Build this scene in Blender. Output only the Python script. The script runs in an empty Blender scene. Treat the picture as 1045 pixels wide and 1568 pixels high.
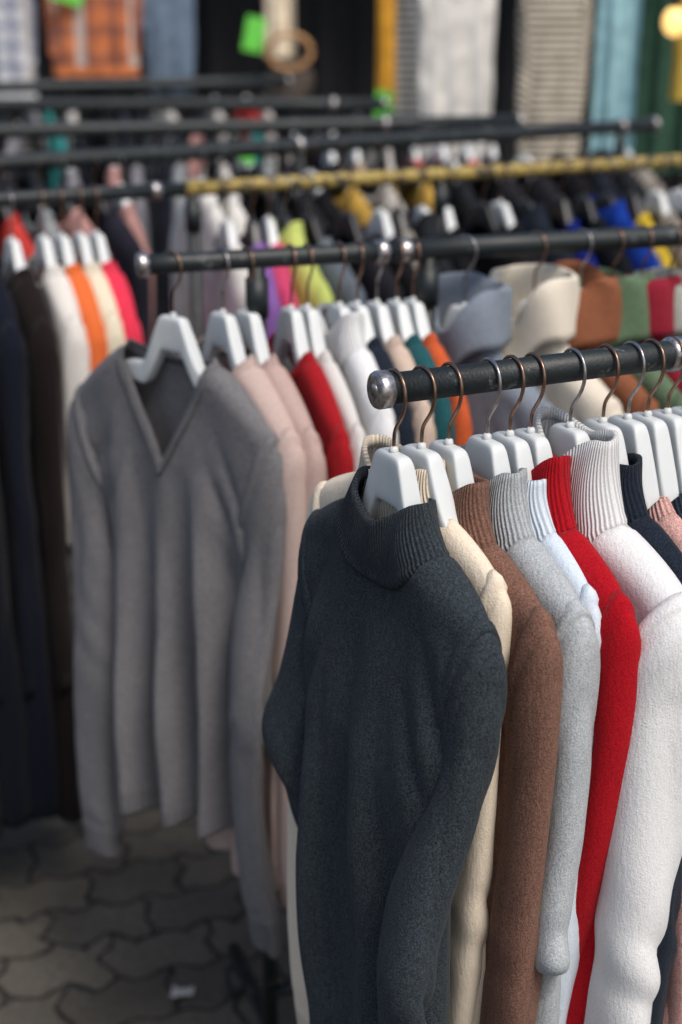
import bpy, bmesh, math, random
import numpy as np
from mathutils import Vector, Matrix
random.seed(7)
RZ=1.55
# ---------------------------------------------------------------- materials
MC={}
def newmat(name):
    m=bpy.data.materials.new(name); m.use_nodes=True
    nt=m.node_tree; b=nt.nodes["Principled BSDF"]
    return m,nt,b
def N(nt,t,**k):
    n=nt.nodes.new(t)
    for a,v in k.items():
        if a.startswith('i_'): n.inputs[a[2:]].default_value=v
        else: setattr(n,a,v)
    return n
def mixcol(nt,fac,a,b,bt='MIX'):
    n=nt.nodes.new('ShaderNodeMix'); n.data_type='RGBA'; n.blend_type=bt
    for idx,v in ((0,fac),(6,a),(7,b)):
        if hasattr(v,'is_output'): nt.links.new(v,n.inputs[idx])
        else: n.inputs[idx].default_value=v if idx==0 else (*v[:3],1)
    return n.outputs[2]
def math_(nt,op,a,b=None):
    n=nt.nodes.new('ShaderNodeMath'); n.operation=op
    for i,v in enumerate((a,b)):
        if v is None: continue
        if hasattr(v,'is_output'): nt.links.new(v,n.inputs[i])
        else: n.inputs[i].default_value=v
    return n.outputs[0]
def ramp(nt,src,stops):
    n=nt.nodes.new('ShaderNodeValToRGB'); nt.links.new(src,n.inputs[0])
    e=n.color_ramp.elements
    while len(e)<len(stops): e.new(.5)
    for i,(p,c) in enumerate(stops):
        e[i].position=p; e[i].color=(*c,1) if len(c)==3 else c
    return n.outputs[0]
def knit(col,rib=False,heather=.25,stripe=None,plaid=None,ribp=.0046,lo=False):
    key=(tuple(col),rib,heather,stripe,plaid,ribp,lo)
    if key in MC: return MC[key]
    m,nt,b=newmat('rib_knit' if rib else 'knit')
    tc=N(nt,'ShaderNodeTexCoord')
    uv=N(nt,'ShaderNodeUVMap'); sp=N(nt,'ShaderNodeSeparateXYZ'); nt.links.new(uv.outputs[0],sp.inputs[0])
    b.inputs['Roughness'].default_value=1
    b.inputs['Specular IOR Level'].default_value=.08
    if lo:
        n1=N(nt,'ShaderNodeTexNoise',i_Scale=14,i_Detail=1.0); nt.links.new(tc.outputs['Object'],n1.inputs['Vector'])
        c=ramp(nt,n1.outputs[0],[(.3,[x*.8 for x in col]),(.7,[min(.9,x*1.1) for x in col])])
    else:
        n1=N(nt,'ShaderNodeTexNoise',i_Scale=560,i_Detail=1.0,i_Roughness=.7); nt.links.new(tc.outputs['Object'],n1.inputs['Vector'])
        mp=N(nt,'ShaderNodeMapping'); mp.inputs['Scale'].default_value=(1,1,.3); nt.links.new(tc.outputs['Object'],mp.inputs[0])
        n2=N(nt,'ShaderNodeTexNoise',i_Scale=230,i_Detail=2.0,i_Roughness=.7); nt.links.new(mp.outputs[0],n2.inputs['Vector'])
        dark=[c*(1-heather) for c in col]; lite=[min(.92,c*(1+heather)+.02*heather) for c in col]
        c1=ramp(nt,n1.outputs[0],[(.36,dark),(.64,lite)])
        c2=ramp(nt,n2.outputs[0],[(.35,(1-heather*.5,)*3),(.65,(1,1,1))])
        c=mixcol(nt,1.0,c1,c2,'MULTIPLY')
    if stripe:
        s=math_(nt,'SINE',math_(nt,'MULTIPLY',sp.outputs[1],2*math.pi/stripe[3]))
        f=ramp(nt,math_(nt,'ADD',math_(nt,'MULTIPLY',s,.5),.5),[(.45,(0,0,0)),(.6,(1,1,1))])
        c=mixcol(nt,f,c,stripe[:3])
    if plaid:
        sx=math_(nt,'SINE',math_(nt,'MULTIPLY',sp.outputs[0],2*math.pi/plaid[3]))
        sy=math_(nt,'SINE',math_(nt,'MULTIPLY',sp.outputs[1],2*math.pi/plaid[3]))
        fx=ramp(nt,sx,[(.3,(0,0,0)),(.5,(.55,.55,.55))]); fy=ramp(nt,sy,[(.3,(0,0,0)),(.5,(.55,.55,.55))])
        c=mixcol(nt,fx,c,plaid[:3]); c=mixcol(nt,fy,c,plaid[:3])
        c=mixcol(nt,ramp(nt,math_(nt,'SINE',math_(nt,'MULTIPLY',sp.outputs[0],2*math.pi/(plaid[3]*2))),[(.8,(0,0,0)),(.9,(.8,.8,.8))]),c,(.6,.55,.5))
    if not lo:
        h=math_(nt,'ADD',math_(nt,'MULTIPLY',n1.outputs[0],.6),n2.outputs[0])
        bm=N(nt,'ShaderNodeBump'); bm.inputs['Distance'].default_value=.0016; bm.inputs['Strength'].default_value=.65
        if rib:
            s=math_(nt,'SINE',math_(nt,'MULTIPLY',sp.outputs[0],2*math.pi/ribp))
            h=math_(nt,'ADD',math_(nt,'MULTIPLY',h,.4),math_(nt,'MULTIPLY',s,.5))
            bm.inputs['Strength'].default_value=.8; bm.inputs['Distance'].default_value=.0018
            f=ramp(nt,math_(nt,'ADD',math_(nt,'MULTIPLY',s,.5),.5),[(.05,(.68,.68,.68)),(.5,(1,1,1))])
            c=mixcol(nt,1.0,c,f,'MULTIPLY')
        nt.links.new(h,bm.inputs['Height']); nt.links.new(bm.outputs[0],b.inputs['Normal'])
        b.inputs['Sheen Weight'].default_value=.12; b.inputs['Sheen Roughness'].default_value=.5
        b.inputs['Sheen Tint'].default_value=(*[min(1,.3+c_*1.2) for c_ in col],1)
    nt.links.new(c,b.inputs['Base Color'])
    MC[key]=m; return m
def simple(name,col,rough=.5,metal=0,var=.15,scale=30,bump=0,sss=0,emit=0):
    if name in MC: return MC[name]
    m,nt,b=newmat(name)
    tc=N(nt,'ShaderNodeTexCoord'); n=N(nt,'ShaderNodeTexNoise',i_Scale=scale,i_Detail=2.0); nt.links.new(tc.outputs['Object'],n.inputs['Vector'])
    c=ramp(nt,n.outputs[0],[(.3,[x*(1-var) for x in col]),(.7,[min(1,x*(1+var)) for x in col])])
    nt.links.new(c,b.inputs['Base Color']); b.inputs['Metallic'].default_value=metal
    r=N(nt,'ShaderNodeMapRange'); r.inputs[3].default_value=max(0,rough-.1); r.inputs[4].default_value=min(1,rough+.12)
    nt.links.new(n.outputs[0],r.inputs[0]); nt.links.new(r.outputs[0],b.inputs['Roughness'])
    if bump:
        bm=N(nt,'ShaderNodeBump'); bm.inputs['Distance'].default_value=bump; nt.links.new(n.outputs[0],bm.inputs['Height']); nt.links.new(bm.outputs[0],b.inputs['Normal'])
    if sss:
        b.inputs['Subsurface Weight'].default_value=sss; b.inputs['Subsurface Radius'].default_value=(.02,.02,.022); b.inputs['Subsurface Scale'].default_value=.5
    if emit:
        b.inputs['Emission Color'].default_value=(*col,1); b.inputs['Emission Strength'].default_value=emit
    MC[name]=m; return m
def worn(name,col,under,amt=.6,rough=.42):
    if name in MC: return MC[name]
    m,nt,b=newmat(name)
    tc=N(nt,'ShaderNodeTexCoord')
    n=N(nt,'ShaderNodeTexNoise',i_Scale=38,i_Detail=6.0,i_Roughness=.7); nt.links.new(tc.outputs['Object'],n.inputs['Vector'])
    n2=N(nt,'ShaderNodeTexNoise',i_Scale=300,i_Detail=2.0); nt.links.new(tc.outputs['Object'],n2.inputs['Vector'])
    f=ramp(nt,n.outputs[0],[(amt,(0,0,0)),(amt+.05,(1,1,1))])
    c=mixcol(nt,f,col,under); c=mixcol(nt,1.0,c,ramp(nt,n2.outputs[0],[(.3,(.75,.75,.75)),(.7,(1,1,1))]),'MULTIPLY')
    nt.links.new(c,b.inputs['Base Color']); b.inputs['Roughness'].default_value=rough
    bm=N(nt,'ShaderNodeBump'); bm.inputs['Distance'].default_value=.0008; bm.inputs['Strength'].default_value=.6; nt.links.new(n2.outputs[0],bm.inputs['Height']); nt.links.new(bm.outputs[0],b.inputs['Normal'])
    MC[name]=m; return m
M_BLACK=worn('black_rail_paint',(.010,.016,.018),(.09,.10,.10),.60,.5)
M_YEL=worn('yellow_rail_paint',(.42,.31,.08),(.05,.045,.03),.50,.5)
M_CHROME=simple('chrome',(.46,.43,.42),.36,1,.5,110,.0010)
M_HOOK=simple('copper_hook',(.28,.18,.13),.3,1,.4,50)
M_HOOK2=simple('steel_hook',(.38,.36,.35),.28,1,.35,50)
M_HANG=simple('frosted_plastic',(.60,.63,.63),.40,0,.06,15,0,.3)
M_HANG2=simple('white_plastic',(.60,.63,.63),.42,0,.06,15)
M_HBLK=simple('black_plastic',(.015,.016,.018),.35)
M_RUB=simple('castor_rubber',(.02,.02,.02),.6)
# ---------------------------------------------------------------- mesh builder
class MB:
    def __init__(s): s.v=[];s.f=[];s.uv=[];s.m=[];s.n=0
    def grid(s,P,UV=None,mat=0,close=False,flip=False):
        P=np.asarray(P,float); m,n,_=P.shape
        if UV is None: UV=np.zeros((m,n+1 if close else n,2))
        base=s.n; s.v.append(P.reshape(-1,3)); s.n+=m*n
        nn=n if close else n-1
        matf=mat if callable(mat) else (lambda j,i:mat)
        for j in range(m-1):
            for i in range(nn):
                i2=(i+1)%n; ui=i+1
                q=[base+j*n+i,base+j*n+i2,base+(j+1)*n+i2,base+(j+1)*n+i]
                u=[UV[j,i],UV[j,ui],UV[j+1,ui],UV[j+1,i]]
                if flip: q.reverse();u.reverse()
                s.f.append(q); s.uv.append(u); s.m.append(matf(j,i))
    def tube(s,pts,r,n=10,mat=0,cap=True):
        pts=[Vector(p) for p in pts]; R=r if hasattr(r,'__len__') else [r]*len(pts)
        rings=[];up=None
        for k,p in enumerate(pts):
            t=(pts[min(k+1,len(pts)-1)]-pts[max(k-1,0)]).normalized()
            if up is None:
                up=Vector((0,0,1)) if abs(t.z)<.9 else Vector((1,0,0))
            up=(up-t*up.dot(t)).normalized(); sd=t.cross(up)
            rings.append([p+(up*math.cos(a)+sd*math.sin(a))*R[k] for a in [2*math.pi*i/n for i in range(n)]])
        if cap:
            rings.insert(0,[pts[0]+(q-pts[0])*.01 for q in rings[0]]); rings.append([pts[-1]+(q-pts[-1])*.01 for q in rings[-1]])
        s.grid([[tuple(q) for q in r_] for r_ in rings],None,mat,True)
    def box(s,c,d,mat=0,rot=0):
        cx,cy,cz=c;dx,dy,dz=[k/2 for k in d]; ca,sa=math.cos(rot),math.sin(rot)
        P=[]
        for z in (-dz,dz):
            for x,y in((-dx,-dy),(dx,-dy),(dx,dy),(-dx,dy)): P.append((cx+x*ca-y*sa,cy+x*sa+y*ca,cz+z))
        b=s.n; s.v.append(np.array(P)); s.n+=8
        for q in((0,3,2,1),(4,5,6,7),(0,1,5,4),(1,2,6,5),(2,3,7,6),(3,0,4,7)):
            s.f.append([b+k for k in q]); s.uv.append([(0,0),(1,0),(1,1),(0,1)]); s.m.append(mat)
    def build(s,name,mats,weld=0,smooth=True):
        V=np.concatenate(s.v)
        me=bpy.data.meshes.new(name); me.from_pydata(V.tolist(),[],s.f)
        uvl=me.uv_layers.new(name='UVMap'); flat=[c for f in s.uv for u in f for c in u]
        uvl.data.foreach_set('uv',flat)
        for m in mats: me.materials.append(m)
        me.polygons.foreach_set('material_index',s.m)
        me.polygons.foreach_set('use_smooth',[smooth]*len(s.f))
        if weld:
            bm=bmesh.new(); bm.from_mesh(me); bmesh.ops.remove_doubles(bm,verts=bm.verts,dist=weld); bm.to_mesh(me); bm.free()
        me.update()
        o=bpy.data.objects.new(name,me); bpy.context.collection.objects.link(o); return o
def spl(ts,vals,t):
    ts=np.asarray(ts,float); v=np.asarray(vals,float)
    if v.ndim==1: v=v[:,None]
    m=np.gradient(v,ts,axis=0); k=np.clip(np.searchsorted(ts,t,side='right')-1,0,len(ts)-2)
    h=(ts[k+1]-ts[k]); s=((t-ts[k])/h)[:,None]; h=h[:,None]
    return (2*s**3-3*s**2+1)*v[k]+(s**3-2*s**2+s)*h*m[k]+(-2*s**3+3*s**2)*v[k+1]+(s**3-s**2)*h*m[k+1]
def wav(rng,n,kx,kz):
    return [(rng.uniform(*kx)*rng.choice([-1,1]),rng.uniform(*kz)*rng.choice([-1,1]),rng.uniform(0,6.28),rng.uniform(.5,1)) for _ in range(n)]
def ev(W,x,z):
    r=0
    for a,b,p,g in W: r=r+g*np.sin(a*x+b*z+p)
    return r/math.sqrt(len(W))
def ridge(ph): return 2*np.sqrt(np.sin(ph/2)**2+.02)-1.25
# ---------------------------------------------------------------- garments
def dims(sp):
    h0=sp.get('h0',.066); hw=sp.get('hw',.195); nw=sp.get('nw',.088)
    zn=-h0-sp.get('nd',.080); zs=-h0-sp.get('sd',.125)
    return h0,hw,nw,zn,zs
def shoulder(sp,x):
    h0,hw,nw,zn,zs=dims(sp); r=np.clip((np.abs(x)-nw)/(hw-nw),0,1)
    return zn+(zs-zn)*r**1.15-.014*r**7
def garment(name,org,yaw,sp):
    rng=random.Random(sp.get('seed',1))
    h0,hw,nw,zn,zs=dims(sp); lo=bool(sp.get('lowres'))
    col=sp['col']; he=sp.get('heather',.25)
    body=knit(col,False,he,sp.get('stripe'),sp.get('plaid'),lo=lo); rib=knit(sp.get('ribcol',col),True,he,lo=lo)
    nx,nt=sp.get('res',(90,90))
    L=sp.get('len',.74); zh=zs-L
    neck=sp.get('neck','mock'); nd=sp.get('ndepth',.055 if neck!='v' else .15)
    th=sp.get('th',.026); fa=sp.get('fold',.012); bw=sp.get('bw',hw*.93); iw=sp.get('iw',hw*.93)
    fk=sp.get('fk',(28,62)); K=sp.get('K',0); KA=sp.get('KA',0); Kp=sp.get('Kp',0)
    W1=wav(rng,3,fk,(0,3)); W2=wav(rng,4,(12,45),(5,16)); W3=wav(rng,5,(25,90),(15,50)); W1b=wav(rng,2,(40,80),(0,4))
    wk=sp.get('wrk',1.0)
    mb=MB()
    a=np.linspace(-1,1,nx); t=np.linspace(0,1,nt)
    r1_,r2_=rng.random()*6,rng.random()*6
    def panel(aa,tt,side):
        A,T=np.meshgrid(aa,tt)
        x0=A*hw
        top=shoulder(sp,x0)
        r=np.clip(np.abs(x0)/nw,0,1)
        if side>0:
            f=(1-r)**.92 if neck=='v' else (1-r**2.6)
            dn=nd*f
        else: dn=.018*(1-r**2.6)
        ztop=top-np.where(np.abs(x0)<nw,dn,0)
        hem=zh+.008*ev(W1,x0,0*x0)+sp.get('hemtilt',0)*A
        Z=ztop*(1-T)+hem*T
        dep=np.clip((zs-Z)/L,0,1)
        wz=np.interp(dep,[0,.05,.13,.22,.32,.5,1],[1,.99,.95*.6+.4*(.3+.7*bw/hw),.35+.65*bw/hw,bw/hw,bw/hw*.985,bw/hw*sp.get('flare',1.0)])
        X=A*hw*wz
        d=np.clip(top-Z,0,None)
        rd=np.sqrt(np.clip(1-(1-np.clip(d/.03,0,1))**2,0,1))
        edge=np.sqrt(np.clip(1-np.abs(A)**5,0,1))
        Tk=(th*(1+.4*dep*sp.get('grow',1)))*rd*edge
        g=np.clip(dep*1.15,0,1)**sp.get('fg',1.2)
        Fm=fa*g*ev(W1,X,Z)+sp.get('back',0)*np.clip((dep-.02)/.25,0,1)
        if K:
            Fm=Fm+KA*np.clip((dep-.10)/.6,0,1)**.9*np.sin(K*X+Kp+1.3*np.sin(9*X+1)+.8*np.sin(Z*4+r1_))
        u=np.clip(d/.06,0,1)
        Y=side*Tk+Fm+edge*u*(side*.35*fa*g*ev(W1b,X,Z)+wk*(.0045*ev(W2,X+.4*np.abs(X),Z)+.0016*ev(W3,X,Z)))
        fk_=sp.get('front',0)
        if fk_ and side>0:   # extra relief on the front panel only
            Y=Y+fk_*edge*np.clip((dep-.08)/.45,0,1)*(.5+.5*np.sin(K*X+Kp+1.3*np.sin(9*X+1)+.8*np.sin(Z*4+r1_)))
        ph=X*(95)+2.2*np.sin(Z*5+r1_)+1.1*ev(W2,X*.5,Z*.5)
        Y=Y+side*edge*wk*.0028*ridge(ph)*np.clip((dep-.05)/.3,0,1)
        q=np.clip((np.abs(X)-nw*.7)/.06,0,1)
        dg=(Z*.75+np.abs(X)*1.5)*70+1.2*ev(W2,X,Z)
        Y=Y+side*edge*wk*.0055*ridge(dg)*np.exp(-((Z-zs+.13)/.085)**2)*q*u
        return np.stack([X,Y,Z],-1)
    hemr=sp.get('hemrib',.06)
    for side in(1,-1):
        P=panel(a,t,side)
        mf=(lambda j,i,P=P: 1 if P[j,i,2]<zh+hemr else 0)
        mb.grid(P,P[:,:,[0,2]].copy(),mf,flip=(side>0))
    nn=sp.get('nn',56)
    xs=-nw*np.cos(np.linspace(0,math.pi,nn))
    fr=panel(xs/hw,np.array([0.]),1)[0]; bk=panel(xs[::-1]/hw,np.array([0.]),-1)[0]
    seam=np.concatenate([fr,bk[1:-1]])
    k=len(seam); isf=np.array([1]*nn+[0]*(nn-2)); sx=seam[:,0]; r=np.clip(np.abs(sx)/nw,0,1)
    ys=np.where(isf==1,1,-1)*np.sqrt(np.clip(1-r**2.2,0,1))
    levels=[]
    def lp(scale,zarr,ty): return np.stack([sx*scale,ys*ty+.0,zarr],-1)
    seam2=seam+np.stack([0*sx,ys*.003,-.004+0*sx],-1)
    if neck in('mock',):
        hh=sp.get('nh',.045); dip=sp.get('dip',.038)
        wob=.004*np.sin(sx*50+rng.random()*6)
        rr=.5+.5*np.cos(math.pi*r)
        topz=np.where(isf==1,zn+hh-dip*rr,zn+hh-.01*rr)+wob
        top=lp(sp.get('nsc',.70),topz,sp.get('ty',.026))
        for s_ in np.linspace(0,1,13):
            bul=.004*math.sin(math.pi*s_)+(.0030 if .02<s_<.12 else 0)
            p=seam2*(1-s_)+top*s_; p[:,1]+=ys*bul
            p[:,0]-=np.sign(sx)*r*.006*math.sin(math.pi*s_)
            p[:,1]+=.0025*np.sin(sx*75+s_*3)*s_
            levels.append(p)
        e=levels[-1].copy(); e[:,1]-=ys*.004; e[:,0]*=.97; levels.append(e)
        e=e.copy(); e[:,2]-=.012; levels.append(e)
    elif neck=='turtle':
        hh=sp.get('nh',.1); ty=.046; dp=sp.get('tdip',.065)
        r1=.5+.5*np.cos(math.pi*r)
        m1=lp(.78,zn+hh*.45-np.where(isf==1,dp*.35,.0)*r1,ty*.7)
        m2=lp(.80,zn+hh-np.where(isf==1,dp,.01)*r1,ty)
        m2b=lp(.88,zn+hh+.007-np.where(isf==1,dp,.01)*r1,ty*1.2)
        m3=lp(.97,zn+hh*.90-np.where(isf==1,dp*1.02,.01)*r1,ty*1.38)
        m4=lp(1.08,zn+hh*.2-np.where(isf==1,dp*.75,.0)*r1,ty*1.45)
        C=np.stack([seam2,m1,m2,m2b,m3,m4]); 
        p1,p2=rng.random()*6,rng.random()*6
        for s_ in np.linspace(0,5,36):
            q=spl([0,1,2,3,4,5],C.reshape(6,-1),np.array([s_]))[0].reshape(-1,3)
            w_=min(1,s_/2)
            q[:,2]+=.008*np.sin(sx*34+s_*.8+p1)*w_; q[:,1]+=.007*np.sin(sx*60+s_*1.2+p2)*w_; q[:,0]+=.004*np.sin(ys*5+s_*2+p1)*w_
            levels.append(q)
    else:
        bwid=sp.get('band',.022)
        if neck=='v':
            tz=np.where(isf==1,seam[:,2]+(.006+.016*(1-r)),seam[:,2]+bwid*.6); sc=np.where(isf==1,.88,.88)
        else:
            tz=seam[:,2]+bwid*(.5+.5*(1-r)); sc=.84
        top=np.stack([sx*sc,seam[:,1]*.85,tz],-1)
        for s_ in np.linspace(0,1,7):
            p=seam2*(1-s_)+top*s_; p[:,1]+=ys*(.003*math.sin(math.pi*s_)+(.0018 if .02<s_<.2 else 0)); levels.append(p)
    C=np.stack(levels)
    du=np.concatenate([[0],np.cumsum(np.linalg.norm(np.diff(np.concatenate([seam,seam[:1]]),axis=0),axis=1))])
    UV=np.zeros((len(levels),k+1,2)); UV[:,:,0]=du[None]*.85; UV[:,:,1]=(np.arange(len(levels))*.008)[:,None]
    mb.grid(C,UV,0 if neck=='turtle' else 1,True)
    nr=sp.get('nr',70); nc=sp.get('nc',28)
    SL=sp.get('slen',.80)
    if True:
      for sx_ in(-1,1):
        ks='near' if sx_<0 else 'far'
        q=SL/.8
        xo=hw*.90; ex_=sp.get('sout',0)
        ts=[0,.05,.12,.25,.5,.75,1]
        O=[(xo,float(shoulder(sp,np.array(xo)))+.003),(hw+.004,zs-.016),(hw+.009+ex_,zs-.065),(hw+.008+ex_,zs-.20),(hw+.004+ex_,zs-.42*q),(hw-.000,zs-.62*q),(hw-.006,zs-SL)]
        I=[(iw*.74,zs-.150),(iw*.80,zs-.182),(iw-.044,zs-.222),(iw-.062,zs-.29),(iw-.070,zs-.46*q),(iw-.066,zs-.65*q),(iw-.068,zs-SL+.006)]
        tt=np.linspace(0,1,nr)**1.15
        Oc=spl(ts,O,tt);Ic=spl(ts,I,tt)
        bend=sp.get('bend_'+ks) or [(0,0,0),(.35,rng.uniform(-.004,.004),rng.uniform(-.004,.006)),(.5,rng.uniform(-.002,.008),rng.uniform(0,.008)),(.6,rng.uniform(-.006,.002),0),(.8,rng.uniform(-.008,.0),0),(1,rng.uniform(-.014,.0),rng.uniform(-.01,.01))]
        bt=[b_[0] for b_ in bend]; bo=spl(bt,[(b_[1],b_[2]) for b_ in bend],tt)
        twist=sp.get('tw_'+ks,.25)*np.clip((tt-.05)/.4,0,1)
        cx=(Oc[:,0]+Ic[:,0])/2+bo[:,0]; cz=(Oc[:,1]+Ic[:,1])/2; cy=bo[:,1]
        ex=(Oc[:,0]-Ic[:,0])/2; ez=(Oc[:,1]-Ic[:,1])/2
        tk=np.interp(tt,[0,.05,.2,.5,.88,.9,1],[th*.92,th*1.05+.003,th*1.0+.003,.020,.018,.015,.014])*sp.get('sth',1)
        ph=np.linspace(0,2*math.pi,nc,endpoint=False)
        rn=lambda W:[(round(a_),b_,c_,d_) for a_,b_,c_,d_ in W]
        V1=rn(wav(rng,3,(1,2.4),(4,10))); V2=rn(wav(rng,4,(2,4),(40,90))); V3=rn(wav(rng,3,(2.6,4.4),(1,5)))
        PH,TT=np.meshgrid(ph,tt)
        arc=TT*SL
        eb=np.exp(-((TT-.47)/.08)**2)
        sw=sp.get('swk',1)
        p0=rng.random()*6
        up_=np.clip((TT-.04)/.15,0,1)
        disp=(.0016*ev(V1,PH,arc)+.0028*ev(V3,PH,arc))*up_*sw+.0008*(eb+.3)*ev(V2,PH,arc)*up_*sw
        disp+=.0042*ridge(2*PH+2.2*np.sin(arc*6+p0)+1.5*arc+p0)*up_*sw
        disp+=(.0030*eb+.0018*np.exp(-((TT-.16)/.06)**2))*ridge(arc*72+2.8*np.cos(PH+p0)+1.5*np.sin(arc*17+p0))*np.clip(.25+.75*np.cos(PH-p0),0,1)*sw
        disp+=np.where(TT<.0045,-.002,0)+np.where((TT>=.0045)&(TT<.022),.0046,0)
        cs=np.cos(PH);sn=np.sin(PH)
        csx=np.sign(cs)*np.abs(cs)**.9
        ct=np.cos(twist)[:,None]; st=np.sin(twist)[:,None]
        hx=ex[:,None]*csx+disp*cs; hz=ez[:,None]*csx
        hy=(tk[:,None]+disp)*sn
        X=sx_*(cx[:,None]+hx*ct-hy*st); Y=cy[:,None]+hx*st+hy*ct; Z=cz[:,None]+hz+0*hy
        P=np.stack([X,Y,Z],-1)
        UV=np.zeros((nr,nc+1,2)); UV[:,:,0]=(np.arange(nc+1)/nc*.20)[None]; UV[:,:,1]=(tt*SL)[:,None]
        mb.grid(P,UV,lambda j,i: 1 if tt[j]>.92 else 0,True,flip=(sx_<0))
    if sp.get('xoff'):
        for v in mb.v: v[:,0]+=sp['xoff']
    o=mb.build(name,[body,rib],weld=.0004)
    if not lo:
        s=o.modifiers.new('thickness','SOLIDIFY'); s.thickness=.0028; s.offset=0
    o.location=org; o.rotation_euler=(0,0,yaw)
    return o
def hanger(org,yaw,sp,hook=None,name='clothes_hanger'):
    h0,hw,nw,zn,zs=dims(sp); mb=MB(); lo=sp.get('lowres')
    e=hw-.018-abs(sp.get('xoff',0))
    xs=[0,.012,.021,.0255,.029,.038,.048,.058,.068,.085,.11,.13,.15,e-.005,e]
    def top(x):
        if x<=.0215: return -h0
        if x<.068: return float(np.interp(x,[.021,.0255,.029,.058,.068],[-h0,-h0-.004,-h0-.011,zn-.006,zn-.014]))
        return min(float(shoulder(sp,np.array(x+abs(sp.get('xoff',0)))))-.012,zn-.015)
    st=[]
    full=[-x for x in xs[::-1]][:-1]+xs
    for x in full:
        ax=abs(x); zt=top(ax); H=float(np.interp(ax,[0,.022,.03,.06,.12,e-.006,e],[.056,.056,.054,.038,.032,.024,.010]))
        D=float(np.interp(ax,[0,.02,.045,.07,.15,e-.01,e],[.0085,.0095,.012,.009,.007,.005,.003]))
        D=min(D,sp.get('th',.026)*.5) if ax>.06 else D
        ring=[]
        for i in range(16):
            a=2*math.pi*(i+.5)/16; c,s_=math.cos(a),math.sin(a)
            ring.append((x,D*math.copysign(abs(c)**.35,c),zt-H/2+H/2*math.copysign(abs(s_)**.35,s_)))
        st.append(ring)
    st.insert(0,[(st[0][0][0],0,np.mean([q[2] for q in st[0]]))]*16); st.append([(st[-1][0][0],0,np.mean([q[2] for q in st[-1]]))]*16)
    mb.grid(st,None,0,True)
    mb.tube([(0,0,-h0-.004),(0,0,-h0+.006)],.0055,10,0)
    R=.0225; cz=-.004; fl=-1
    pts=[]
    for k in range(0,13):
        a=math.radians(-25+k*(205/12)); pts.append((-fl*R*math.cos(a),0,cz+R*math.sin(a)))
    pts+= [(fl*R*.97,0,cz-.010),(fl*R*.72,0,cz-.022),(fl*R*.36,0,cz-.031),(fl*R*.1,0,cz-.038),(0,0,cz-.046),(0,0,-h0)]
    mb.tube(pts,.0021,8 if lo else 12,1)
    hk=hook or random.choice([M_HOOK,M_HOOK,M_HOOK2])
    o=mb.build(name,[sp.get('hmat',M_HANG2 if lo else M_HANG),hk])
    if not lo:
        b=o.modifiers.new('b','SUBSURF'); b.levels=1;b.render_levels=1
    o.location=org;o.rotation_euler=(0,0,yaw); return o
# ---------------------------------------------------------------- racks
RK={1:((.0373,1.373),(.900,.4355)),2:((-.30,2.127),(.945,.326)),3:((-.692,2.93),(.884,.467)),
    4:((-.861,3.68),(.819,.574)),5:((-1.106,4.76),(.967,.255)),6:((-1.43,6.2),(.9995,.031)),7:((-1.79,7.8),(.918,.396))}
def pt(k,s,dz=0):
    (x,y),(dx,dy)=RK[k]; n=math.hypot(dx,dy); return (x+dx/n*s,y+dy/n*s,RZ+dz)
def yaw0(k):
    dx,dy=RK[k][1]; return math.atan2(dx,-dy)
def rack(k,s0,s1,r=.0155,legs=(),seg=None,mat=M_BLACK,caps=(1,0),rings=(),name='clothes_rack'):
    mb=MB(); mats=[mat,M_CHROME,M_BLACK,M_RUB,M_YEL]
    segs=seg or [(s0,s1,r,0)]
    for a,b,rr,m in segs:
        mb.tube([pt(k,a+(b-a)*i/6) for i in range(7)],rr,28,m)
    for i,s in enumerate((s0,s1)):
        if caps[i]:
            d=-1 if i==0 else 1
            mb.tube([pt(k,s-d*.012),pt(k,s-d*.010),pt(k,s+d*.001),pt(k,s+d*.004),pt(k,s+d*.005)],[r*1.06,r*1.22,r*1.24,r*1.15,r*.9],28,1)
            mb.tube([pt(k,s+d*.004),pt(k,s+d*.0065)],[r*.55,r*.35],20,1)
    for s in rings: mb.tube([pt(k,s-.010),pt(k,s-.008),pt(k,s+.008),pt(k,s+.010)],[r*1.05,r*1.22,r*1.22,r*1.05],24,1)
    (px,py),(dx,dy)=RK[k]
    n=math.hypot(dx,dy);dx/=n;dy/=n
    for s in legs:
        x,y,_=pt(k,s)
        mb.tube([(x,y,RZ-.012),(x,y,.12)],.0135,16,2)
        mb.tube([(x,y,RZ-.03),(x,y,RZ-.09)],.018,16,2)
        A=(x-dy*.27,y+dx*.27,.11);B=(x+dy*.27,y-dx*.27,.11)
        mb.tube([A,(x,y,.115),B],.014,14,2)
        for c in(A,B):
            mb.tube([(c[0],c[1],.11),(c[0],c[1],.06)],.009,10,1)
            mb.tube([(c[0]-dx*.014,c[1]-dy*.014,.033),(c[0]-dx*.012,c[1]-dy*.012,.033),(c[0]+dx*.012,c[1]+dy*.012,.033),(c[0]+dx*.014,c[1]+dy*.014,.033)],[.028,.032,.032,.028],18,3)
    if len(legs)>1:
        a=pt(k,legs[0]);b=pt(k,legs[-1]); mb.tube([(a[0],a[1],.20),(b[0],b[1],.20)],.012,12,2)
    return mb.build(name,mats)
rack(1,0,1.9,.0158,(.75,1.7),seg=[(0,1.9,.0158,0)],rings=(.365,))
rack(2,0,1.9,.0155,(.18,.465,1.75),seg=[(0,.40,.0150,0),(.40,1.9,.0178,0)],rings=(.385,.425))
rack(3,-1.0,2.2,.0158,(-.7,.42,1.05,2.0),seg=[(-1.0,.40,.0155,0),(.40,2.2,.0165,4)],rings=(.335,))
rack(4,-.8,2.36,.023,(-.5,1.2,2.2),caps=(1,1),rings=(.9,2.2))
rack(5,-.8,1.80,.024,(-.5,1.0,1.7),caps=(1,1),rings=(1.3,))
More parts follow.
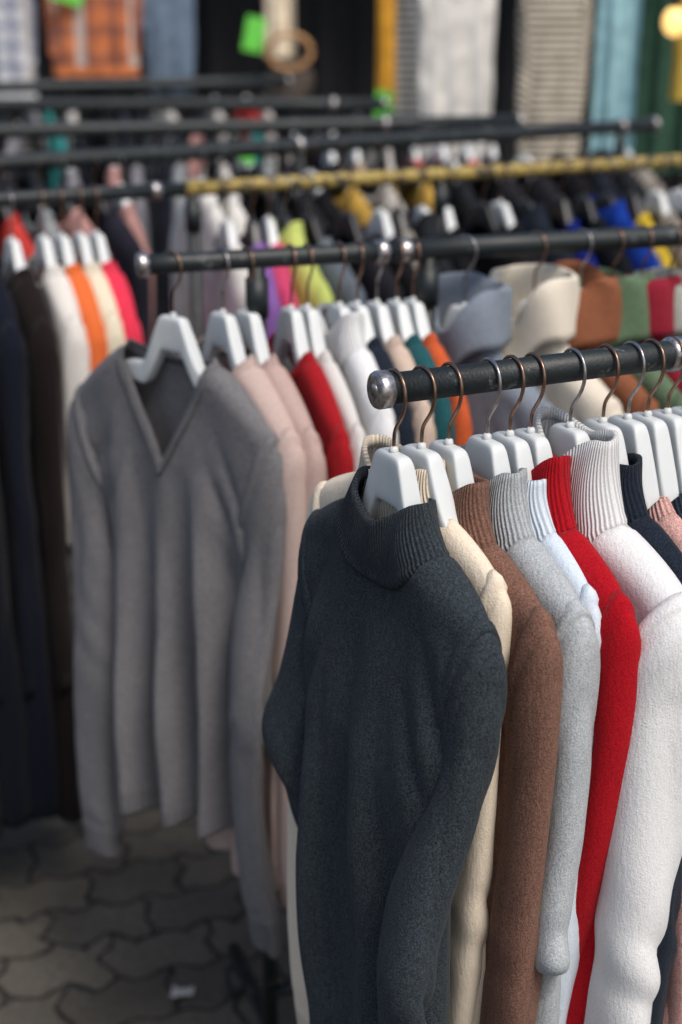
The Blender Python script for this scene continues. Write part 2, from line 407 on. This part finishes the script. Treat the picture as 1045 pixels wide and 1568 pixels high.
rack(6,-.8,1.62,.027,(-.5,1.5),caps=(1,1),rings=(1.4,))
rack(7,-.8,1.62,.032,(-.5,1.5),caps=(1,1))
def put(k,s,name,dyaw=0,hang=True,**sp):
    sp.setdefault('seed',int(s*1000)+k*77)
    y=yaw0(k)+math.radians(dyaw)
    o=pt(k,s)
    g=garment(name,o,y,sp)
    if hang: hanger(o,y,sp)
    return g
SLATE=(.030,.040,.048)
# front rack
put(1,.018,'slate_mock_neck_sweater',1,col=SLATE,res=(150,160),fold=.002,fk=(18,40),K=44,KA=.002,Kp=2.4,front=.020,th=.024,grow=0,back=.016,nh=.043,dip=.036,ndepth=.052,nw=.100,nsc=.64,ty=.028,heather=.42,wrk=1.3,hw=.188,bw=.150,iw=.174,
    bend_near=[(0,0,0),(.12,.0,.004),(.22,-.004,.022),(.34,-.004,.048),(.46,.006,.066),(.53,-.006,.058),(.75,.002,.050),(1,.014,.045)],tw_near=.10,sth=1.0,swk=1.5,
    bend_far=[(0,0,0),(.12,.0,.0),(.24,.014,.016),(.33,.030,.034),(.39,.010,.020),(.52,-.010,.006),(.75,-.035,.0),(1,-.05,-.0)],tw_far=.1,seed=5,nr=150,nc=48,nn=90)
put(1,.050,'cream_mock_neck_sweater',5,col=(.76,.66,.52),seed=11,fold=.001,th=.014,grow=0,wrk=.4,back=-.012,heather=.06,nh=.045,hw=.180,nd=.060,sd=.100,xoff=.034,
    bend_far=[(0,0,0),(.15,.01,.0),(.4,.03,.004),(.7,.035,.01),(1,.03,.01)],bend_near=[(0,0,0),(.5,-.015,-.005),(1,-.05,-.01)],len=.74,slen=.78)
put(1,.082,'brown_mock_neck_sweater',1,col=(.18,.095,.068),seed=21,fold=.002,th=.016,grow=0,wrk=.6,heather=.3,nh=.055,sth=1.1,hw=.192)
put(1,.128,'light_grey_mock_neck_sweater',-1,col=(.40,.43,.445),seed=33,fold=.004,th=.020,heather=.2,nh=.055,sth=1.1,
    bend_near=[(0,0,0),(.28,.0,.0),(.40,.008,.012),(.445,.016,.014),(.49,-.012,.0),(.75,-.004,0),(1,.002,0)],nr=130,nc=40,swk=1.5)
put(1,.156,'pale_blue_mock_neck_sweater',0,col=(.60,.68,.76),seed=41,fold=.003,th=.013,heather=.06,nh=.05,hw=.168)
put(1,.182,'red_mock_neck_sweater',-2,col=(.36,.005,.012),seed=52,fold=.006,th=.019,heather=.15,nh=.065,bend_near=[(0,0,0),(.2,0,0),(.45,-.020,.0),(.7,-.06,0),(1,-.09,0)])
put(1,.232,'white_mock_neck_sweater',-1,col=(.72,.725,.72),seed=61,fold=.010,th=.026,heather=.06,nh=.085,sth=1.6,hw=.215,xoff=-.012,
    bend_near=[(0,0,0),(.25,.006,.006),(.5,.02,.02),(1,.03,.05)],nr=110,nc=40,iw=.150,swk=1.6)
put(1,.275,'navy_mock_neck_sweater',-2,col=(.012,.018,.03),seed=71,neck='mock',nh=.05,fold=.006,th=.018)
cols=[(.62,.36,.32),(.02,.03,.05),(.65,.62,.56),(.25,.27,.3),(.55,.1,.08),(.7,.7,.68),(.05,.12,.14),(.4,.3,.22)]
for i,s in enumerate([.308,.335,.362,.39,.44,.50,.56,.62,.7,.8,.9,1.0,1.1,1.2]):
    put(1,s,'sweater',random.uniform(-3,3),col=cols[i%8],seed=80+i,res=(50,50),nr=40,nc=20,nn=40,fold=.006,th=.016,neck=random.choice(['crew','mock']))
# second rack
G2=dict(h0=.08,nd=.065,sd=.155,hw=.215)
GV=dict(h0=.08,nd=.065,sd=.160,hw=.238)
put(2,.047,'grey_v_neck_sweater',29,col=(.165,.163,.170),neck='v',ndepth=.185,nw=.112,fold=.004,K=58,KA=.036,Kp=.5,th=.022,heather=.28,len=.70,bw=.165,iw=.215,seed=9,res=(160,130),nr=120,nc=40,slen=.86,hemtilt=-.03,wrk=.9,xoff=.012,
    bend_near=[(0,0,0),(.25,-.002,.012),(.45,.006,.040),(.6,-.008,.036),(1,.020,.03)],tw_near=.35,bend_far=[(0,0,0),(.3,.0,.01),(.5,-.004,.02),(.7,.006,.02),(1,.016,.03)],tw_far=.3,hemrib=.03,swk=1.5,**GV)
put(2,.125,'pale_pink_v_neck_sweater',14,col=(.50,.385,.345),neck='v',ndepth=.11,fold=.006,K=50,KA=.014,heather=.12,len=.78,seed=13,bw=.18,**G2)
put(2,.165,'dusty_pink_v_neck_sweater',11,col=(.46,.335,.30),neck='v',ndepth=.11,fold=.01,heather=.12,len=.72,seed=17,th=.02,**G2)
put(2,.235,'red_crew_neck_sweater',4,col=(.33,.01,.015),neck='crew',seed=23,th=.016,**G2)
put(2,.262,'cream_crew_neck_sweater',4,col=(.62,.60,.57),neck='crew',seed=25,th=.014,heather=.05,**G2)
put(2,.315,'white_mock_neck_sweater',3,col=(.72,.73,.73),seed=27,th=.02,heather=.04,h0=.08,nd=.05,sd=.13)
put(2,.345,'navy_crew_neck_sweater',3,col=(.012,.018,.03),seed=29,neck='crew',th=.016,h0=.08,nd=.05,sd=.13)
put(2,.378,'beige_crew_neck_sweater',3,col=(.55,.43,.35),seed=31,neck='crew',th=.018,h0=.08,nd=.05,sd=.13,heather=.08)
put(2,.412,'teal_crew_neck_sweater',2,col=(.015,.085,.095),seed=35,neck='crew',th=.018,h0=.08,nd=.05,sd=.12)
put(2,.44,'orange_crew_neck_sweater',2,col=(.55,.10,.03),seed=37,neck='crew',th=.016,h0=.08,nd=.05,sd=.12)
put(2,.53,'blue_grey_turtleneck_sweater',26,col=(.20,.235,.28),neck='turtle',seed=39,nw=.080,nh=.115,tdip=.085,heather=.2,th=.03,h0=.095,nd=.08,sd=.14,hw=.19)
put(2,.655,'cream_turtleneck_sweater',22,col=(.68,.62,.51),seed=43,neck='turtle',nw=.080,nh=.125,tdip=.085,heather=.06,th=.03,h0=.095,nd=.08,sd=.14,hw=.19)
for i,(s,c,n) in enumerate([(.74,(.24,.09,.045),'rust'),(.80,(.11,.17,.10),'green'),(.855,(.24,.015,.03),'crimson'),(.91,(.38,.40,.35),'sage_grey'),(.97,(.5,.52,.52),'light_grey'),(1.04,(.1,.12,.2),'blue'),(1.10,(.6,.5,.4),'beige'),(1.18,(.05,.05,.06),'black'),(1.27,(.5,.5,.5),'grey'),(1.38,(.3,.05,.05),'red')]):
    put(2,s,n+'_turtleneck_sweater',14+random.uniform(-5,5),col=c,seed=45+i,neck='turtle',nw=.072,nh=random.uniform(.085,.12),tdip=.06,res=(50,50),nr=40,nc=20,nn=40,th=.02,h0=.085,nd=.09,sd=.15)
# third rack : left group
LO=dict(res=(40,44),nr=36,nc=18,nn=30,h0=.08,nd=.06,sd=.15)
for i,(s,c,n,L) in enumerate([(-.52,(.03,.03,.04),'black_long_coat',1.1),(-.42,(.2,.2,.22),'grey_long_coat',1.05),(-.33,(.01,.012,.02),'black_long_coat',1.1),(-.25,(.006,.008,.014),'navy_long_coat',1.12),(-.17,(.006,.008,.014),'navy_long_coat',1.12),(-.11,(.006,.008,.014),'navy_long_coat',1.1),(-.045,(.007,.009,.017),'navy_long_coat',1.1),(.02,(.013,.009,.009),'dark_brown_long_coat',1.12),
    (.085,(.68,.65,.60),'cream_crew_neck_sweater',.48),(.125,(.70,.15,.04),'orange_crew_neck_sweater',.5),(.165,(.70,.64,.48),'pale_yellow_crew_neck_sweater',.6),(.20,(.70,.04,.08),'coral_red_crew_neck_sweater',.64)]):
    sl=dict(slen=.50) if L<.9 else dict(slen=.8)
    put(3,s,n,0,col=c,seed=100+i,neck='crew',len=L,heather=.1,**sl,**LO)
pal=[(.012,.014,.02),(.02,.02,.024),(.015,.02,.03),(.012,.012,.014),(.03,.035,.05),(.02,.022,.026),(.25,.23,.2)]
FAR=dict(res=(26,22),nr=18,nc=12,nn=18,h0=.075,nd=.05,sd=.13,lowres=1,th=.024)
def far(k,lst,hm=(M_HANG2,M_HBLK)):
    for i,(s,c) in enumerate(lst):
        put(k,s,'sweater',random.uniform(-12,12),col=c,seed=200+k*50+i,neck=random.choice(['crew','crew','mock','v']),hmat=random.choice(hm),heather=.1,**FAR)
def seq(a,b,st,pal): 
    out=[];s=a
    while s<b: out.append((s,random.choice(pal))); s+=st*random.uniform(.6,1.5)
    return out
far(3,[(.5,(.62,.60,.56)),(.56,(.22,.11,.34)),(.60,(.6,.07,.16)),(.64,(.50,.58,.16)),(.70,(.12,.14,.17))]+seq(.8,1.35,.075,pal)+[(1.40,(.01,.02,.16)),(1.47,(.01,.012,.015)),(1.54,(.01,.04,.26)),(1.62,(.6,.42,.04))]+seq(1.7,2.1,.08,pal),(M_HBLK,M_HBLK,M_HANG2))
BR=[(.5,.05,.04),(.03,.2,.19),(.55,.53,.5),(.55,.53,.5),(.2,.2,.22),(.02,.02,.03),(.4,.32,.24),(.25,.27,.28),(.02,.02,.02),(.02,.025,.03),(.03,.02,.02),(.4,.22,.2)]
far(4,seq(-.3,.45,.08,BR)+[(.58,(.7,.69,.65)),(.64,(.7,.69,.65))]+seq(.78,2.3,.11,pal+[(.45,.28,.06),(.03,.12,.05),(.4,.38,.35)]),(M_HBLK,M_HANG2,M_HBLK))
far(5,seq(-.2,1.7,.10,BR+pal),(M_HBLK,M_HANG2))
far(6,seq(-.2,1.5,.11,BR+pal),(M_HBLK,M_HANG2))
far(7,seq(-.2,1.5,.13,BR+pal),(M_HBLK,M_HANG2))
# ---------------------------------------------------------------- display behind
def disp(name,x,y,ztop,w,L,col,yaw=math.pi,**k):
    sp=dict(col=col,res=(50,60),nr=40,nc=18,nn=30,h0=.0,nd=.03,sd=.08,hw=w/2,len=L,th=.03,fold=.02,seed=int(abs(x)*1000)+3,lowres=1); sp.update(k)
    garment(name,(x,y,ztop),yaw,sp)
disp('white_knit_sweater',.49,6.35,2.06,.31,.76,(.74,.72,.67),fold=.014,K=48,KA=.010,slen=.74,nw=.06,wrk=.3,sd=.06)
disp('striped_knit_sweater',.88,6.2,2.08,.28,.92,(.66,.60,.48),stripe=(.14,.12,.10,.030),slen=.78,nw=.06,fold=.014,wrk=.3)
disp('dark_striped_sweater',.32,6.9,2.16,.28,.66,(.10,.11,.12),stripe=(.35,.35,.33,.034),slen=.6,nw=.06,fold=.008)
disp('orange_plaid_shirt',-1.48,9.0,2.26,.56,.62,(.62,.20,.08),plaid=(.14,.07,.07,.16),slen=.5,neck='crew',fold=.012)
disp('checked_white_shirt',-2.08,9.1,2.3,.46,.8,(.62,.64,.67),plaid=(.12,.15,.26,.12),slen=.6,neck='crew',fold=.012)
disp('denim_shirt',-1.08,9.4,2.25,.32,.72,(.16,.22,.30),slen=.6,neck='crew',fold=.012)
def cloth(name,x,y,w,zt,zb,col,amp=.02,k=40,stripe=None,yaw=0):
    mb=MB(); xs=np.linspace(-w/2,w/2,60); zs_=np.linspace(zt,zb,30)
    X,Z=np.meshgrid(xs,zs_); f=(zt-Z)/(zt-zb)
    Y=amp*np.sin(X*k+np.sin(Z*3))*(0.5+.5*f)+amp*.4*np.sin(X*k*2.3+1)
    for off in(0,.02):
        mb.grid(np.stack([X*(1-.08*np.sin(f*3)),Y+off,Z],-1),np.stack([X,Z],-1),0)
    o=mb.build(name,[knit(col,False,.08,stripe,lo=True)]); o.location=(x,y,0); o.rotation_euler=(0,0,yaw); return o
cloth('light_blue_scarf',1.22,6.6,.20,2.35,1.1,(.32,.55,.61),.018)
cloth('mustard_scarf',.205,6.75,.09,2.3,1.52,(.62,.31,.04),.012,60)
cloth('cream_scarf',-.38,9.3,.20,2.3,1.66,(.80,.69,.52),.02,45)
cloth('dark_green_scarf',1.50,6.9,.26,2.3,1.2,(.04,.09,.06))
cloth('gold_brocade_scarf',1.50,6.5,.10,2.0,1.55,(.5,.34,.07),.015,50)
cloth('grey_shawl',-2.9,9.3,.4,2.3,1.3,(.3,.32,.36))
def tag(x,y,z,w,h,rot=.2):
    mb=MB(); mb.box((0,0,0),(w,.004,h)); mb.tube([(0,0,h/2),(.005,0,h/2+.05)],.0015,6,1)
    o=mb.build('price_tag',[simple('neon_green_card',(.14,.62,.07),.6),M_HBLK],smooth=False); o.location=(x,y,z); o.rotation_euler=(0,rot,.3)
tag(-.52,9.0,1.80,.12,.2); tag(.19,6.6,1.53,.08,.12,.1); tag(-1.62,8.9,2.02,.2,.08,.3); tag(-.30,4.55,1.5,.07,.05,.5)
mb=MB()
for yy in(-.03,.03): mb.tube([(.13*math.cos(a),yy,.08+.10*math.sin(a)) for a in np.linspace(0,2*math.pi,25)],.016,10,0)
P=[]
for j,z in enumerate(np.linspace(.03,-.2,8)):
    w=.10+.05*math.sin(j/7*3.0); P.append([(w*math.cos(a),.05*math.sin(a)*(.5+j/9),z) for a in np.linspace(0,2*math.pi,24,endpoint=False)])
P.append([(0,0,-.2)]*24); mb.grid(P,None,1,True)
o=mb.build('ring_handle_handbag',[simple('wood_ring',(.45,.24,.10),.4),simple('tan_leather',(.05,.035,.025),.6)]); o.location=(-.31,9.0,1.62)
# crumpled paper on the ground
rg=random.Random(3); mb=MB()
P=[[(x*.022+rg.uniform(-.003,.003),y*.014+rg.uniform(-.003,.003),.008+rg.uniform(0,.010)) for x in np.linspace(-1,1,7)] for y in np.linspace(-1,1,6)]
mb.grid(P,None,0); o=mb.build('paper_scrap',[simple('litter_paper',(.42,.42,.41),.8)],smooth=False); o.location=(-.325,2.43,0)
mb=MB()
for (xa,xb,y,z) in((-3.4,2.6,6.65,2.32),(-3.4,2.6,9.35,2.36)):
    mb.tube([(xa,y,z),(xb,y,z)],.02,12,0)
    for x in(xa,xb): mb.tube([(x,y,z+.3),(x,y,0)],.025,12,0)
mb.build('stall_display_frame',[M_BLACK])
mb=MB()
X=np.linspace(-7,7,300)
rows=[]
for z in np.linspace(0,3.6,12):
    rows.append([(x,11+.08*math.sin(x*9+math.sin(z)*.3)+.05*math.sin(x*23+1),z) for x in X])
mb.grid(rows,None,0)
mb.build('black_stall_curtain',[simple('black_curtain_fabric',(.007,.008,.010),.9)])
mb=MB()
rows=[[(x,y,3.1+.25*math.sin((y-9.8)/1.4*1.4)+.02*math.sin(x*6)) for x in np.linspace(-7,7,60)] for y in np.linspace(9.9,11.2,10)]
mb.grid(rows,None,0)
for x in(-6.5,-2.7,2.7,6.5): mb.tube([(x,9.95,0),(x,9.95,3.1)],.03,12,1)
mb.build('added_shade_canopy',[simple('shade_canopy_sheet',(.04,.07,.09),.7),M_BLACK])  # canopy and its poles are out of view, added to shade the stall back
mb=MB()
th=np.linspace(0,math.pi,14)
mb.grid([[(.05*math.sin(t)*math.cos(a),.05*math.sin(t)*math.sin(a),.06*math.cos(t)) for a in np.linspace(0,2*math.pi,20,endpoint=False)] for t in th],None,0,True)
mb.tube([(0,0,.05),(0,0,.10),(0,0,.7)],[.022,.02,.004],12,1)
o=mb.build('hanging_bulb_lamp',[simple('warm_bulb_glass',(1,.62,.2),.3,emit=1.6),M_HBLK]); o.location=(1.42,6.4,1.88)
# ---------------------------------------------------------------- ground
mb=MB(); gs=60
mb.grid([[(-gs,-gs,0),(gs,-gs,0)],[(-gs,gs,0),(gs,gs,0)]],np.array([[[0,0],[1,0]],[[0,1],[1,1]]]),0)
m,nt,b=newmat('interlocking_pavers')
tc=N(nt,'ShaderNodeTexCoord'); mp=N(nt,'ShaderNodeMapping'); mp.inputs['Rotation'].default_value=(0,0,math.radians(-18)); nt.links.new(tc.outputs['Object'],mp.inputs[0])
sp_=N(nt,'ShaderNodeSeparateXYZ'); nt.links.new(mp.outputs[0],sp_.inputs[0])
nz=N(nt,'ShaderNodeTexNoise',i_Scale=8,i_Detail=4.0); nt.links.new(mp.outputs[0],nz.inputs['Vector'])
jit=math_(nt,'MULTIPLY',math_(nt,'SUBTRACT',nz.outputs[0],.5),.10)
tri=lambda v,p,a: math_(nt,'MULTIPLY',math_(nt,'PINGPONG',v,p/2),a*2/(p/2))
xx=math_(nt,'ADD',math_(nt,'ADD',sp_.outputs[0],tri(sp_.outputs[1],.12,.014)),jit)
yy=math_(nt,'ADD',math_(nt,'ADD',sp_.outputs[1],tri(sp_.outputs[0],.11,.016)),jit)
cb=N(nt,'ShaderNodeCombineXYZ'); nt.links.new(xx,cb.inputs[0]); nt.links.new(yy,cb.inputs[1])
br=N(nt,'ShaderNodeTexBrick'); nt.links.new(cb.outputs[0],br.inputs['Vector'])
br.inputs['Scale'].default_value=1; br.inputs['Brick Width'].default_value=.22; br.inputs['Row Height'].default_value=.14; br.inputs['Mortar Size'].default_value=.007; br.inputs['Mortar Smooth'].default_value=.6
br.inputs['Color1'].default_value=(.155,.140,.112,1); br.inputs['Color2'].default_value=(.098,.090,.075,1); br.inputs['Mortar'].default_value=(.008,.008,.008,1)
n2=N(nt,'ShaderNodeTexNoise',i_Scale=60,i_Detail=6.0,i_Roughness=.7); nt.links.new(tc.outputs['Object'],n2.inputs['Vector'])
n3=N(nt,'ShaderNodeTexNoise',i_Scale=3,i_Detail=4.0); nt.links.new(tc.outputs['Object'],n3.inputs['Vector'])
c=mixcol(nt,1.0,br.outputs[0],ramp(nt,n2.outputs[0],[(.3,(.55,.55,.55)),(.7,(1.15,1.15,1.15))]),'MULTIPLY')
c=mixcol(nt,1.0,c,ramp(nt,n3.outputs[0],[(.3,(.5,.5,.5)),(.7,(1,1,1))]),'MULTIPLY')
nt.links.new(c,b.inputs['Base Color']); b.inputs['Roughness'].default_value=.8
h=math_(nt,'ADD',math_(nt,'MULTIPLY',br.outputs[1],-1.0),math_(nt,'MULTIPLY',n2.outputs[0],.3))
bm=N(nt,'ShaderNodeBump'); bm.inputs['Distance'].default_value=.006; nt.links.new(h,bm.inputs['Height']); nt.links.new(bm.outputs[0],b.inputs['Normal'])
mb.build('paved_ground',[m],smooth=False)
# ---------------------------------------------------------------- light
w=bpy.data.worlds.new("World"); bpy.context.scene.world=w; w.use_nodes=True
wn=w.node_tree; sky=wn.nodes.new('ShaderNodeTexSky'); sky.sky_type='NISHITA'; sky.sun_disc=False
sd=Vector((.42,-.68,1.2)).normalized()
sky.sun_elevation=math.asin(sd.z); sky.sun_rotation=math.atan2(sd.x,sd.y); sky.dust_density=4.0
wn.links.new(sky.outputs[0],wn.nodes['Background'].inputs[0]); wn.nodes['Background'].inputs[1].default_value=.145
L=bpy.data.lights.new('sun','SUN'); L.energy=2.2; L.angle=math.radians(18); L.color=(1,.94,.87)
lo=bpy.data.objects.new('sun',L); bpy.context.collection.objects.link(lo); lo.rotation_euler=sd.to_track_quat('Z','Y').to_euler()
# ---------------------------------------------------------------- camera
cam=bpy.data.cameras.new('camera'); co=bpy.data.objects.new('camera',cam); bpy.context.collection.objects.link(co)
co.location=(0,0,1.9); co.rotation_euler=(math.radians(90-19.2),0,0)
cam.sensor_fit='VERTICAL'; cam.sensor_height=36; cam.lens=50; cam.clip_end=300; cam.clip_start=.05
cam.dof.use_dof=True; cam.dof.focus_distance=1.46; cam.dof.aperture_fstop=2.8
sc=bpy.context.scene; sc.camera=co
sc.view_settings.view_transform='Standard'; sc.view_settings.look='None'; sc.view_settings.exposure=0
